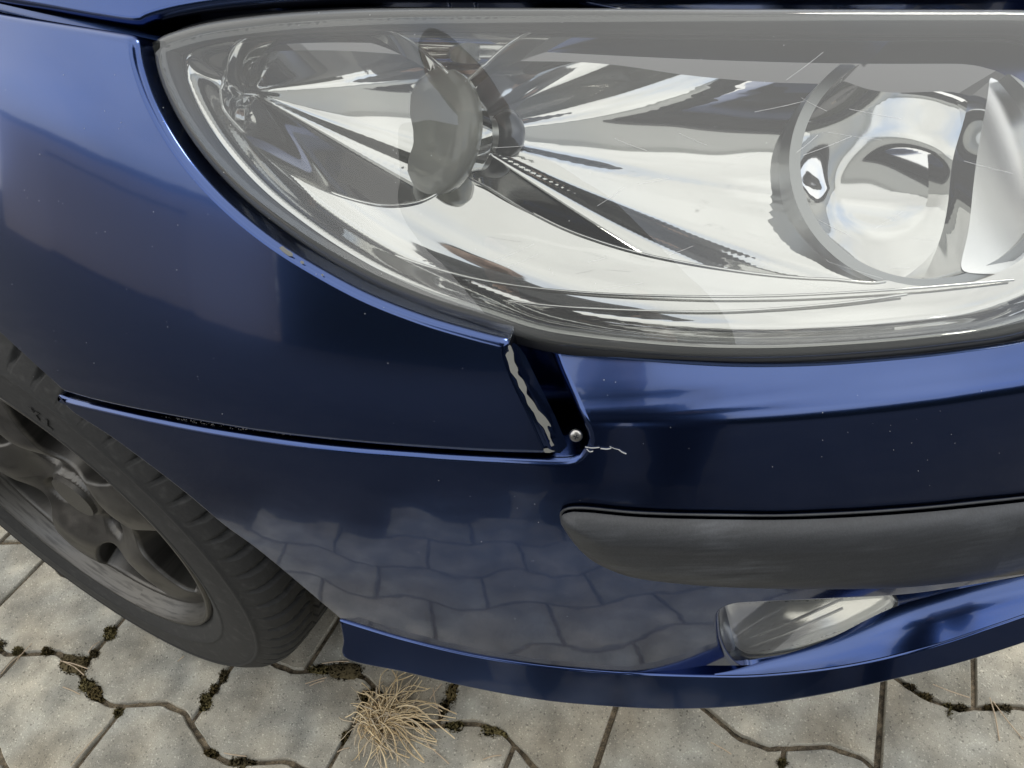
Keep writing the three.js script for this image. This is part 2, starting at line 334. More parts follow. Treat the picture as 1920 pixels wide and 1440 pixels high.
  for (const par of [0, 1]) {
    const list = far.filter((s) => s.par === par), im = new THREE.InstancedMesh(stone(par, 0, true), mats[par], list.length);
    const M = new THREE.Matrix4(); list.forEach((s, i) => im.setMatrixAt(i, M.makeTranslation(s.x, rr(-0.002, 0.001), s.z)));
    im.name = par ? 'outer_paving_001' : 'outer_paving'; im.userData.kind = 'stuff'; im.castShadow = im.receiveShadow = true; pavement.add(im);
  }
  const bed = new THREE.PlaneGeometry(2.6, 2.9); bed.rotateX(-Math.PI / 2); bed.translate(0.27, -0.0055, -1.32);
  add('joint_soil', bed, soil, pavement);
}

// ---------------------------------------------------------------- the car
const car = grp('car', scene, 0, 0, 0);
tag(car, 'dark blue hatchback with a gap torn between wing and bumper beside its headlight', 'car');
function sdfGrid(polys, cell, soft = 0) { // the distance to an outline, looked up smoothly
  let a = 1e9, b = -1e9, c = 1e9, d = -1e9; for (const p of polys[0]) { a = Math.min(a, p[0]); b = Math.max(b, p[0]); c = Math.min(c, p[1]); d = Math.max(d, p[1]); }
  a -= 4 * cell; c -= 4 * cell; const nx = Math.ceil((b - a) / cell) + 4, ny = Math.ceil((d - c) / cell) + 4, F = new Float32Array(nx * ny);
  for (let j = 0; j < ny; j++) for (let i = 0; i < nx; i++) F[j * nx + i] = polySdf(polys, a + i * cell, c + j * cell);
  for (let k = 0; k < soft; k++) { const G = F.slice(); for (let j = 1; j < ny - 1; j++) for (let i = 1; i < nx - 1; i++) { const q = j * nx + i; F[q] = (4 * G[q] + 2 * (G[q - 1] + G[q + 1] + G[q - nx] + G[q + nx]) + G[q - nx - 1] + G[q - nx + 1] + G[q + nx - 1] + G[q + nx + 1]) / 16; } }
  return (s, v) => { const x = Math.min(nx - 1.001, Math.max(0, (s - a) / cell)), y = Math.min(ny - 1.001, Math.max(0, (v - c) / cell)), i = Math.floor(x), j = Math.floor(y), u = x - i, w = y - j, k = j * nx + i; return lerp(lerp(F[k], F[k + 1], u), lerp(F[k + nx], F[k + nx + 1], u), w); };
}
function tubeOn(f, pts, r, seg = 6) { // a thin bead along a run of (s, v)
  const c = new THREE.CatmullRomCurve3(pts.map(([s, v]) => f(s, v))); return new THREE.TubeGeometry(c, pts.length * 2, r, seg);
}
const lensSurf = surfAt(0, 0.007);
const lensLow = [[275, 75], [281, 125], [300, 180], [335, 245], [385, 312], [450, 378], [530, 440], [610, 492], [700, 540], [800, 581], [900, 612], [1000, 642], [1100, 656], [1200, 665], [1300, 671], [1400, 673], [1500, 671], [1600, 665], [1700, 657], [1800, 646], [1920, 628], [2040, 585], [2120, 530], [2170, 440], [2180, 340], [2160, 220], [2110, 110], [2040, 40], [1960, 10], [1880, 5]];
const lensTop = [[1880, 5], [1600, 4], [1200, 3], [900, 3], [700, 5], [560, 12], [460, 22], [380, 34], [320, 50], [290, 62], [275, 75]];
const lensOutline = [...curve(lensSurf, lensLow).slice(0, -1), ...curve(lensSurf, lensTop).slice(0, -1)];
const wheelC = V3(-0.787, 0.285, -0.764), STEER = 23.4 * D2R, ARCH_S = 0.43;

{ // wing
  const wing = surfAt(3, (s, v) => 0.25 * wave(s + 3, v));
  const a = curve(wing, [[-300, -45], [-120, -4], [0, 22], [90, 38], [180, 53], [228, 61]]);
  const b = curve(wing, [[228, 61], [243, 66], [251, 78], [258, 120], [280, 185], [318, 256], [366, 322], [430, 388], [510, 452], [600, 508], [690, 555], [790, 594], [880, 621], [955, 640]]);
  const c = curve(wing, [[955, 640], [957, 668], [975, 715], [1005, 778], [1030, 834], [1036, 849], [1020, 856]]);
  const d = curve(wing, [[1020, 856], [900, 852], [700, 838], [500, 816], [300, 781], [190, 758], [120, 738]]);
  const end = d[d.length - 1], arc = [];
  const cy = 0.3, R = Math.hypot(end[0] - ARCH_S, end[1] - cy), a0 = Math.atan2(end[1] - cy, end[0] - ARCH_S);
  for (let k = 1; k <= 40; k++) { const t = lerp(a0, Math.PI + 0.3, k / 40); arc.push([ARCH_S + R * Math.cos(t), cy + R * Math.sin(t)]); }
  const out = [...a.slice(0, -1), ...b.slice(0, -1), ...c.slice(0, -1), ...d, ...arc, [-0.35, arc[39][1]], [-0.35, a[0][1]]];
  const w = add('wing', panel(wing, out, { cell: 0.006, r: 0.005, wall: 0.02 }), paint, car);
  const over = surfAt(3, 0.0006);
  const chip = (pts) => { const P = pts.map(([x, y]) => toSurf(over, x, y)); add('bare_paint_chip', sheet(over, [P], 0.0014), primer, w); };
  chip([[947, 664], [955, 657], [963, 662], [964, 678], [972, 692], [970, 701], [981, 712], [988, 727], [987, 738], [1001, 754], [1009, 769], [1022, 781], [1030, 792], [1035, 803], [1023, 795], [1031, 812], [1034, 826], [1040, 836], [1033, 838], [1028, 821], [1020, 803], [1008, 790], [1001, 774], [989, 758], [984, 741], [973, 726], [969, 712], [957, 697], [953, 680]]);
  chip([[953, 610], [962, 607], [962, 625], [972, 660], [964, 668], [957, 655], [956, 632]].map(([x, y]) => [x - 2, y + 34]).slice(0, 0).concat([[951, 646], [957, 646], [964, 664], [957, 668]]));
  const fl = surfAt(3, -0.006), FP = [[958, 640], [972, 648], [986, 668], [1010, 718], [1040, 778], [1064, 836], [1050, 850], [1030, 848], [1010, 780], [975, 715], [958, 670]].map(([x, y]) => toSurf(fl, x, y));
  add('edge_flange', sheet(fl, [FP], 0.002), paint, w);
  chip([[1017, 842], [1026, 840], [1034, 844], [1042, 846], [1032, 849], [1022, 849]]);
  chip([[522, 465], [530, 461], [538, 468], [548, 473], [551, 481], [541, 480], [533, 474]]); chip([[560, 487], [568, 489], [574, 496], [566, 496]]); chip([[600, 512], [607, 514], [611, 520], [603, 519]]);
}
{ // bonnet
  const f = surfAt(0, 0);
  const a = curve(f, [[-300, -62], [-120, -20], [0, 6], [90, 22], [180, 38], [255, 48], [280, 38], [340, 22], [430, 8], [560, -4], [700, -11], [900, -14], [1300, -14], [1700, -13], [1920, -12], [2100, -5]]);
  const e = a[a.length - 1];
  add('bonnet', panel(f, [...a, [CURVE.sc + 0.2, e[1]], [CURVE.sc + 0.2, 1.14], [-0.35, 1.14], [-0.35, a[0][1]]], { cell: 0.008, r: 0.005, wall: 0.02 }), paint, car);
}
let lipTop;
const fogHole = [[1350, 1165], [1353, 1148], [1372, 1137], [1410, 1133], [1550, 1127], [1690, 1119], [1800, 1104], [1920, 1083], [2000, 1066], [2040, 1075], [2030, 1100], [1980, 1128], [1920, 1150], [1850, 1174], [1760, 1204], [1650, 1232], [1550, 1250], [1470, 1260], [1420, 1262], [1390, 1254], [1368, 1232], [1354, 1200], [1350, 1165]];
{ // bumper
  const f = bumperBase;
  const top = curve(f, [[104, 744], [130, 753], [190, 767], [280, 786], [400, 808], [600, 836], [800, 852], [960, 861], [1040, 864], [1070, 863]]);
  const corner = curve(f, [[1070, 863], [1084, 857], [1092, 845], [1102, 832], [1097, 806], [1072, 744], [1047, 690], [1033, 656], [1025, 641]]);
  const low = curve(f, [[1025, 639], [1100, 652], [1250, 667], [1400, 675], [1550, 673], [1700, 662], [1800, 651], [1920, 633], [2050, 599]]);
  const e = low[low.length - 1];
  const lip = curve(f, [[2050, 1120], [1920, 1168], [1850, 1190], [1760, 1220], [1650, 1248], [1550, 1266], [1430, 1278], [1340, 1280], [1200, 1276], [1050, 1265], [900, 1244], [760, 1212], [640, 1175]]);
  const arch = curve(f, [[640, 1175], [638, 1168], [636, 1162]]);
  const arch2 = curve(f, [[636, 1162], [583, 1117], [483, 1034], [417, 986], [350, 930], [292, 884], [208, 822], [137, 776], [104, 744]]);
  const out = [...top.slice(0, -1), ...corner.slice(0, -1), ...low, [CURVE.sc + 0.3, e[1]], [CURVE.sc + 0.3, lip[0][1]], ...lip.slice(0, -1), ...arch.slice(0, -1), ...arch2.slice(0, -1)];
  const fog = resample(curve(f, fogHole).slice(0, -1), 0.004);
  const bump = add('bumper', panel(f, out, { holes: [fog], cell: 0.005, r: 0.0045, wall: 0.02 }), paint, car);
  { // the lip below the crease, standing out towards the ground
    const stand = (q) => 0.001 + 0.034 * sm(1.02, 1.22, q);
    const lt = curve(surfAt(1, stand), [[636, 1163], [760, 1200], [900, 1232], [1050, 1253], [1200, 1264], [1340, 1268], [1430, 1266], [1550, 1254], [1650, 1236], [1760, 1208], [1850, 1178], [1920, 1154], [2050, 1108]]);
    const vt = (q) => { let k = 0; while (k < lt.length - 2 && lt[k + 1][0] < q) k++; return lerp(lt[k][1], lt[k + 1][1], Math.min(1, Math.max(0, (q - lt[k][0]) / (lt[k + 1][0] - lt[k][0])))); };
    { const l0 = curve(f, [[636, 1163], [900, 1232], [1200, 1264], [1430, 1266], [1650, 1236], [1850, 1178], [2050, 1108]]); lipTop = (q) => { let k = 0; while (k < l0.length - 2 && l0[k + 1][0] < q) k++; return lerp(l0[k][1], l0[k + 1][1], Math.min(1, Math.max(0, (q - l0[k][0]) / (l0[k + 1][0] - l0[k][0])))); }; }
    const lf = surfAt(1, (q, v) => 0.001 + 0.034 * sm(1.02, 1.22, q) + 0.5 * Math.max(0, vt(q) - v));
    const lt2 = curve(lf, [[636, 1163], [760, 1200], [900, 1232], [1050, 1253], [1200, 1264], [1340, 1268], [1430, 1266], [1550, 1254], [1650, 1236], [1760, 1208], [1850, 1178], [1920, 1154], [2050, 1108]]);
    const lb = curve(lf, [[2050, 1160], [1920, 1207], [1800, 1245], [1700, 1270], [1550, 1303], [1400, 1325], [1250, 1331], [1100, 1323], [1000, 1312], [880, 1290], [760, 1262], [650, 1237], [643, 1200], [636, 1163]]);
    add('lip', panel(lf, [...lt2, ...lb.slice(0, -1)], { cell: 0.005, r: 0.0016, wall: 0.008 }), paint, bump);
    // ledge on top of the lip, running back under the fog lamp
    const fp = smooth([[1340, 1267], [1430, 1265], [1550, 1253], [1650, 1235], [1760, 1207], [1850, 1177], [1920, 1153], [2050, 1107]], 8), fr = curve(lf, fp, 1e9), deep = natural([1300, 1340, 1430, 1550, 1690, 1800, 1920, 2060], [0, 2, 18, 36, 60, 60, 48, 34]);
    const pos = [], uv = [], idx = [], R = 9, N = fr.length - 1;
    fr.forEach((A, i) => {
      const a = lf(...A).addScaledVector(normalOf(lf, ...A), -0.0006), q = plan(A[0]), D = 0.00041 * deep(fp[i][0]);
      for (let k = 0; k < R; k++) { const t = k / (R - 1); pos.push(a.x + Math.sin(q[2]) * D * t, a.y + D * (0.5 * t + 0.12 * Math.sin(Math.PI * t)), a.z - Math.cos(q[2]) * D * t); uv.push(A[0], t * D); }
    });
    for (let i = 0; i < N; i++) for (let k = 0; k < R - 1; k++) { const a = i * R + k, b = a + R; idx.push(a, b, a + 1, b, b + 1, a + 1); }
    const g = geom(pos, new Array(pos.length).fill(0), uv, idx); g.computeVertexNormals(); add('lip_ledge', g, paint, bump);
  }
  // the fog lamp's recess: the hole's edge carried straight back into the bumper
  const pos = [], idx = [], uv = [], n = fog.length, R = 5;
  for (let i = 0; i < n; i++) {
    const [s, v] = fog[i], p = f(s, v), q = plan(s), h = V3(Math.sin(q[2]), 0, -Math.cos(q[2]));
    for (let k = 0; k < R; k++) { const t = k / (R - 1); const w = p.clone().addScaledVector(h, 0.003 + 0.075 * t); w.y += 0.036 * t; pos.push(w.x, w.y, w.z); uv.push(s, v + t * 0.07); }
  }
  for (let i = 0; i < n; i++) for (let k = 0; k < R - 1; k++) { const a = i * R + k, b = ((i + 1) % n) * R + k; idx.push(a, a + 1, b, b, a + 1, b + 1); }
  const g = geom(pos, new Array(pos.length).fill(0), uv, idx); g.computeVertexNormals();
  add('lamp_recess', g, paint, bump);
  const back = surfAt(1, -0.072); add('recess_back', sheet(back, [fog.map(([s, v]) => [s, v + 0.02])], 0.006), paint, bump);
  const over = surfAt(1, 0.0005); // a torn line in the paint
  for (const run of [[[1097, 838], [1110, 840], [1124, 839]], [[1126, 841], [1140, 842], [1146, 840]], [[1143, 837], [1152, 841], [1160, 843]], [[1160, 843], [1167, 848], [1174, 851]], [[1100, 842], [1106, 847], [1112, 846]]]) add('crack', tubeOn(over, run.map(([x, y]) => toSurf(over, x, y)), rr(0.0002, 0.00045)), std([0.5, 0.51, 0.51], 0.7), bump);
}
{ // rub strip
  const f = surfAt(1, 0.001);
  const o = [...curve(f, [[1050, 975], [1050, 962], [1064, 954], [1100, 953], [1200, 962], [1340, 966], [1500, 966], [1700, 955], [1920, 933], [2050, 915]])];
  const e = o[o.length - 1];
  const b = curve(f, [[2050, 1040], [1920, 1062], [1700, 1088], [1550, 1093], [1400, 1091], [1300, 1086], [1200, 1075], [1150, 1062], [1105, 1040], [1075, 1012], [1050, 975]]);
  const P = resample([...o, [CURVE.sc + 0.2, e[1]], [CURVE.sc + 0.2, b[0][1]], ...b.slice(0, -1)], 0.004), sd = sdfGrid([P], 0.0025);
  const strip = surfAt(1, (s, v) => { const d = Math.max(0, sd(s, v)), t = Math.min(1, d / 0.024); return 0.001 + 0.013 * Math.sqrt(Math.max(0, 1 - (1 - t) ** 2)); });
  add('rub_strip', mergeGeometries([sheet(strip, [P], 0.003, 0.0006), hem(f, P, 0.001, 0.001, 0.006)]), blackPlastic, car);
}
{ // inner shell behind the gaps
  const f = surfAt(0, -0.05);
  const out = [[-0.3, 0.58], [0.45, 0.62], [0.75, 0.54], [0.9, 0.5], [0.9, 0.47], [CURVE.sc + 0.2, 0.47], [CURVE.sc + 0.2, 1.1], [-0.3, 1.1]];
  add('inner_shell', sheet(f, [out, lensOutline], 0.012), paint, car);
  const g = new THREE.BoxGeometry(1.15, 0.3, 2.2); g.translate(0.05, 0.36, -1.5); add('underbody', g, liner, car);
  // liner round the wheel
  const l = new THREE.CylinderGeometry(0.335, 0.335, 0.3, 48, 1, true, Math.PI / 2 - 0.1, Math.PI + 0.2); l.rotateZ(Math.PI / 2); l.translate(-0.58, 0.3, -0.764);
  add('arch_liner', l, liner, car);
  const w = new THREE.CylinderGeometry(0.335, 0.335, 0.01, 48); l.rotateZ(0); w.rotateZ(Math.PI / 2); w.translate(-0.43, 0.34, -0.764); add('arch_back', w, liner, car);
}
const lamp = grp('headlight', car);
{
  const P = resample(lensOutline, 0.004), sd = sdfGrid([P], 0.002, 10);
  add('lens', sheet(lensSurf, [P], 0.005, 0.0075), lensMat, lamp);
  add('lens_rim', hem(lensSurf, P, 0.008, 0.009, 0.012), rimGlass, lamp);
  // reflector: a chromed pan with three bowls pressed into it, given as depth below the lens
  const at = (px, py, d) => toSurf(at[d] ??= surfAt(0, -d), px, py);
  const ripple = (s, v) => 0.0004 * nz(s * 22, v * 22, 2);
  const pan = (s, v) => { const d = sd(s, v); return 0.016 + 0.016 * sm(0.005, 0.02, d) + 0.02 * sm(0.02, 0.1, d) + ripple(s, v); };
  const ringOf = (pts, d = 0.045) => resample(curve(at[d] ??= surfAt(0, -d), [...pts, pts[0]]).slice(0, -1), 0.003);
  const bounded = (ring) => { const S = sdfGrid([ring], 0.0015, 3); let a = 1e9, b = -1e9, c = 1e9, d = -1e9; for (const p of ring) { a = Math.min(a, p[0]); b = Math.max(b, p[0]); c = Math.min(c, p[1]); d = Math.max(d, p[1]); } return (s, v) => s < a - 0.004 || s > b + 0.004 || v < c - 0.004 || v > d + 0.004 ? -0.01 : S(s, v); };
  const surf = (depth) => surfAt(0, (s, v) => -depth(s, v));
  // facets that fan out from a point: knots are [slope in the fan, how the depth changes up the facet]
  function fan(px, py, d0, knots, round = 0) {
    const C = at(px, py, 0.045), X = at(px + 300, py, 0.045), Y = at(px, py - 100, 0.045), a = (X[0] - C[0]) / 300, b = (Y[0] - C[0]) / 100, e = (X[1] - C[1]) / 300, g = (Y[1] - C[1]) / 100, det = a * g - b * e, sc = Math.hypot(a, e);
    const K = (m) => { let k = 0; if (m >= 0) { for (let i = 0; i < knots.length - 1; i++) { const lo = Math.max(0, knots[i][0]), hi = Math.min(m, knots[i + 1][0]); if (hi > lo) k -= knots[i][1] * (hi - lo); } } else for (let i = 0; i < knots.length - 1; i++) { const lo = Math.max(m, knots[i][0]), hi = Math.min(0, knots[i + 1][0]); if (hi > lo) k += knots[i][1] * (hi - lo); } return k; };
    const Ks = (m) => { let k = 0; for (let i = -3; i <= 3; i++) k += K(m + i * 0.028); return k / 7; }; // creases a few millimetres wide
    return (s, v) => { const ds = s - C[0], dv = v - C[1], x = (g * ds - b * dv) / det, y = -(-e * ds + a * dv) / det, xx = Math.max(x, 12), m = Math.max(-3, Math.min(3, y / xx)); return Math.max(0.022, Math.min(0.13, d0 + xx * sc * (Ks(m) - round * m * m)) + ripple(s, v)); };
  }
  const ringA = ringOf([[440, 175], [450, 140], [480, 108], [540, 82], [620, 73], [700, 80], [770, 104], [830, 140], [862, 180], [869, 240], [862, 300], [835, 350], [790, 380], [730, 387], [660, 371], [590, 341], [530, 300], [480, 250], [450, 210]]);
  const ringB = ringOf([[872, 170], [930, 126], [1020, 92], [1150, 66], [1300, 52], [1480, 50], [1620, 60], [1700, 200], [1700, 400], [1660, 525], [1540, 528], [1400, 515], [1220, 482], [1090, 442], [1000, 400], [920, 352], [868, 316], [874, 240]]);
  const circle = (k, d) => { const p = []; for (let i = 0; i < 48; i++) { const t = i / 48 * 2 * Math.PI; p.push([1738 + 246 * k * Math.cos(t), 305 + 226 * k * Math.sin(t)]); } return ringOf(p, d); };
  const ringC = circle(1.05, 0.042), ringD = circle(0.965, 0.042);
  const TA = bounded(ringA), TB = bounded(ringB), TC = bounded(ringC), TD = bounded(ringD), in0 = (s, v) => sd(s, v) - 0.006;
  const dA = fan(452, 166, 0.056, [[-3, 0], [-1, -0.5], [-0.15, 0.08], [0.34, -0.42], [0.52, 0.5], [1.0, 0.8], [3, 0]], 0.1);
  const dB = fan(850, 236, 0.06, [[-3, 0], [-0.6, -0.2], [-0.42, -0.5], [-0.2, 0.12], [0.22, -0.4], [0.32, 0.6], [0.43, -0.36], [0.62, 0.45], [3, 0]], 0.05);
  const dD = fan(1380, 300, 0.066, [[-3, -0.1], [-0.9, -0.4], [-0.55, 0.1], [0.16, -0.32], [0.6, -0.1], [3, 0]], 0.06);
  const dish = (s, v) => dD(s, v) + 0.014 * sm(0, 0.05, TD(s, v));
  const ringDepth = () => 0.042;
  const piece = (name, depth, ring, sdf, m = chrome) => add(name, sheet(surf(depth), [ring], 0.0017, 0, false, sdf, 0.0014), m, lamp);
  piece('reflector_pan', pan, P, (s, v) => Math.min(in0(s, v), -TA(s, v), -TB(s, v), -TC(s, v)));
  piece('reflector_bowl', dA, ringA, (s, v) => Math.min(in0(s, v), TA(s, v)));
  piece('reflector_bowl', dB, ringB, (s, v) => Math.min(in0(s, v), TB(s, v), -TA(s, v), -TC(s, v)));
  piece('reflector_bowl', dish, ringD, (s, v) => Math.min(in0(s, v), TD(s, v)));
  piece('reflector_ring', ringDepth, ringC, (s, v) => Math.min(in0(s, v), TC(s, v), -TD(s, v)), satin);
  // walls where one piece of the reflector steps down to the next
  function step(ring, hiD, loD, skip, m = chrome) {
    const pos = [], uv = [], idx = [], n = ring.length;
    for (const [s, v] of ring) for (const d of [hiD(s, v), loD(s, v)]) { const p = surfAt(0, -d)(s, v); pos.push(p.x, p.y, p.z); uv.push(s, v + d); }
    for (let i = 0; i < n; i++) { const j = (i + 1) % n; if (skip(...ring[i])) continue; const a = 2 * i, b = 2 * j; idx.push(a, a + 1, b, b, a + 1, b + 1); }
    const g = geom(pos, new Array(pos.length).fill(0), uv, idx); g.computeVertexNormals(); add('reflector_step', g, m, lamp);
  }
  step(ringA, pan, dA, (s, v) => TB(s, v) > 0.002); step(ringB, pan, dB, (s, v) => TC(s, v) > 0.001 || TA(s, v) > 0.001);
  step(ringC, ringDepth, () => 0.085, (s, v) => in0(s, v) < 0, satin); step(ringD, ringDepth, dish, (s, v) => in0(s, v) < 0);
  for (const [ring, skip] of [[ringA, (s, v) => TB(s, v) > 0.003], [ringB, (s, v) => TC(s, v) > 0 || TA(s, v) > 0.001]]) { // raised edges of the bowls
    let run = []; const runs = [run]; for (const q of [...ring, ring[0]]) if (skip(...q)) { if (run.length) runs.push(run = []); } else run.push(q);
    for (const r of runs) if (r.length > 8) { const f = surf((s, v) => pan(s, v) - 0.0002); add('bowl_edge', tubeOn(f, r.filter((_, i) => i % 2 === 0), 0.0011), chrome, lamp); }
  }
  { // side wall of the right-hand reflector, brushed
    const q = [[1866, 120], [1864, 200], [1832, 400], [1797, 500], [1803, 513], [1860, 517], [1960, 512], [2060, 480], [2110, 400], [2110, 250], [2040, 120], [1960, 80], [1900, 85]], r = ringOf(q, 0.045), T = bounded(r), lo = at(1860, 515, 0.045)[1], hi = at(1860, 100, 0.045)[1];
    const d = (s, v) => { const t = (v - lo) / (hi - lo); return 0.04 + 0.05 * Math.max(0, t * (1.15 - t)) * 0.9; };
    piece('reflector_side', d, r, (s, v) => Math.min(in0(s, v), T(s, v)), std([0.74, 0.74, 0.73], 0.24, { metalness: 1 })); step(r, d, () => 0.1, (s, v) => in0(s, v) < 0);
  }
  add('housing_edge', sheet(surfAt(0, -0.0172), [P], 0.004, 0, false, (s, v) => Math.min(sd(s, v), 0.0072 - sd(s, v))), dark, lamp);
  // bulb shield: a round glass cap on its stem
  const mid = (px, py, d) => { const q = at(px, py, d); return (at[d])(q[0], q[1]); };
  const c0 = mid(818, 248, 0.045), kn = mid(950, 252, 0.06), ax = c0.clone().sub(mid(950, 256, 0.062)).normalize();
  const turn = (g, p, dir) => { g.applyQuaternion(new THREE.Quaternion().setFromUnitVectors(V3(0, 1, 0), dir)); g.translate(p.x, p.y, p.z); return g; };
  const face = ax.clone().multiplyScalar(0.9).addScaledVector(FW, -0.4).normalize();
  const cap = new THREE.LatheGeometry([[0, 0.006], [0.006, 0.0062], [0.008, 0.005], [0.012, 0.0062], [0.016, 0.0052], [0.022, 0.006], [0.03, 0.005], [0.0345, 0.003], [0.036, 0], [0.035, -0.006], [0.028, -0.01], [0, -0.012]].map(([r, y]) => new THREE.Vector2(r, y)), 64);
  add('bulb_cap', turn(cap, c0, face), capGlass, lamp);
  const stem = new THREE.CylinderGeometry(0.006, 0.01, c0.distanceTo(kn), 24); stem.translate(0, 0, 0);
  add('bulb_stem', turn(stem, c0.clone().lerp(kn, 0.5), ax), std([0.4, 0.4, 0.38], 0.3, { metalness: 0.8 }), lamp);
  const plug = new THREE.SphereGeometry(0.0135, 32, 20); plug.scale(1, 0.8, 1); add('bulb_socket', turn(plug, kn, ax), std([0.1, 0.1, 0.1], 0.3, { metalness: 0.6 }), lamp);
  for (const run of [[[849, 40], [842, 100], [850, 146]], [[893, 72], [889, 110], [888, 138]], [[858, 92], [856, 120], [856, 150]]]) add('moulded_ridge', tubeOn(surfAt(0, -0.036), run.map(([x, y]) => at(x, y, 0.036)), 0.0012), chrome, lamp);
  const collar = new THREE.LatheGeometry([[0.012, -0.012], [0.016, -0.014], [0.02, -0.026], [0.017, -0.03], [0.01, -0.03]].map(([r, y]) => new THREE.Vector2(r, y)), 40); add('bulb_collar', turn(collar, c0, face), chrome, lamp);
  // long moulded ridges on the pan
  const rf = surfAt(0, -0.03);
  for (const run of [[[470, 330], [560, 395], [680, 455], [820, 505], [960, 535], [1150, 552], [1400, 556], [1650, 545], [1900, 525]], [[640, 470], [800, 530], [960, 565], [1130, 580], [1350, 584], [1560, 570], [1700, 552]]]) add('moulded_ridge', tubeOn(rf, curve(rf, run, 24), 0.0009), chrome, lamp);
  // seal behind the lens edge
  add('lens_seal', tubeOn(surfAt(0, -0.014), resample(lensOutline, 0.012), 0.006), dark, lamp);
}
{ // fog lamp
  const fl = grp('fog_lamp', car), f = surfAt(1, (s, v) => 0.022 * sm(1.02, 1.22, s) - 1.25 * Math.max(0, v - lipTop(s) - 0.004));
  const o = curve(f, [[1352, 1180], [1346, 1150], [1345, 1120], [1400, 1112], [1550, 1104], [1655, 1096], [1680, 1112], [1691, 1138], [1665, 1163], [1600, 1195], [1510, 1225], [1430, 1240], [1395, 1239], [1368, 1216], [1352, 1180]]).slice(0, -1);
  const P = resample(o, 0.003);
  add('lens', sheet(f, [P], 0.004, 0.004), phy([0.84, 0.84, 0.81], 0.04, { transmission: 0.72, ior: 1.5, thickness: 0 }), fl); add('lens_rim', hem(f, P, 0.005, 0.006, 0.01), rimGlass, fl);
  const sd = sdfGrid([P], 0.0015, 14), b = (s, v) => { const n = normalOf(f, s, v, 0.002); return f(s, v).addScaledVector(n, -0.006 - 0.007 * sm(0, 0.034, sd(s, v)) - 0.0009 * nz(s * 40, v * 40)); };
  add('reflector', sheet(b, [P], 0.003, 0.002, false, null, 0.002), std([0.8, 0.79, 0.74], 0.16, { metalness: 1 }), fl);
  for (const [y0, y1] of [[1196, 1128], [1214, 1146]]) { const q = [[1405, y0], [1480, lerp(y0, y1, 0.42)], [1580, y1 - 6]].map(([x, y]) => toSurf(b, x, y)); add('moulded_rib', tubeOn(b, q, 0.0011), chrome, fl); }
}
{ // screw in the torn corner
  const p = bumperBase(...toSurf(bumperBase, 1080, 822)), q = toSurf(bumperBase, 1080, 822), n = normalOf(bumperBase, ...q).lerp(FW.clone().negate(), 0.3).normalize();
  const s = grp('screw', car); s.position.copy(p).addScaledVector(n, -0.004); s.quaternion.setFromUnitVectors(V3(0, 1, 0), n);
  add('head', new THREE.LatheGeometry([[0, 0.0022], [0.0022, 0.0021], [0.0035, 0.0014], [0.004, 0], [0, -0.001]].map(([r, y]) => new THREE.Vector2(r, y)), 24), std([0.5, 0.49, 0.46], 0.34, { metalness: 1 }), s);
  for (let k = 0; k < 2; k++) { const g = new THREE.BoxGeometry(0.003, 0.0006, 0.0008); g.rotateY(k * Math.PI / 2 + 0.4); g.translate(0, 0.0021, 0); add('slot', g, dark, s); }
}
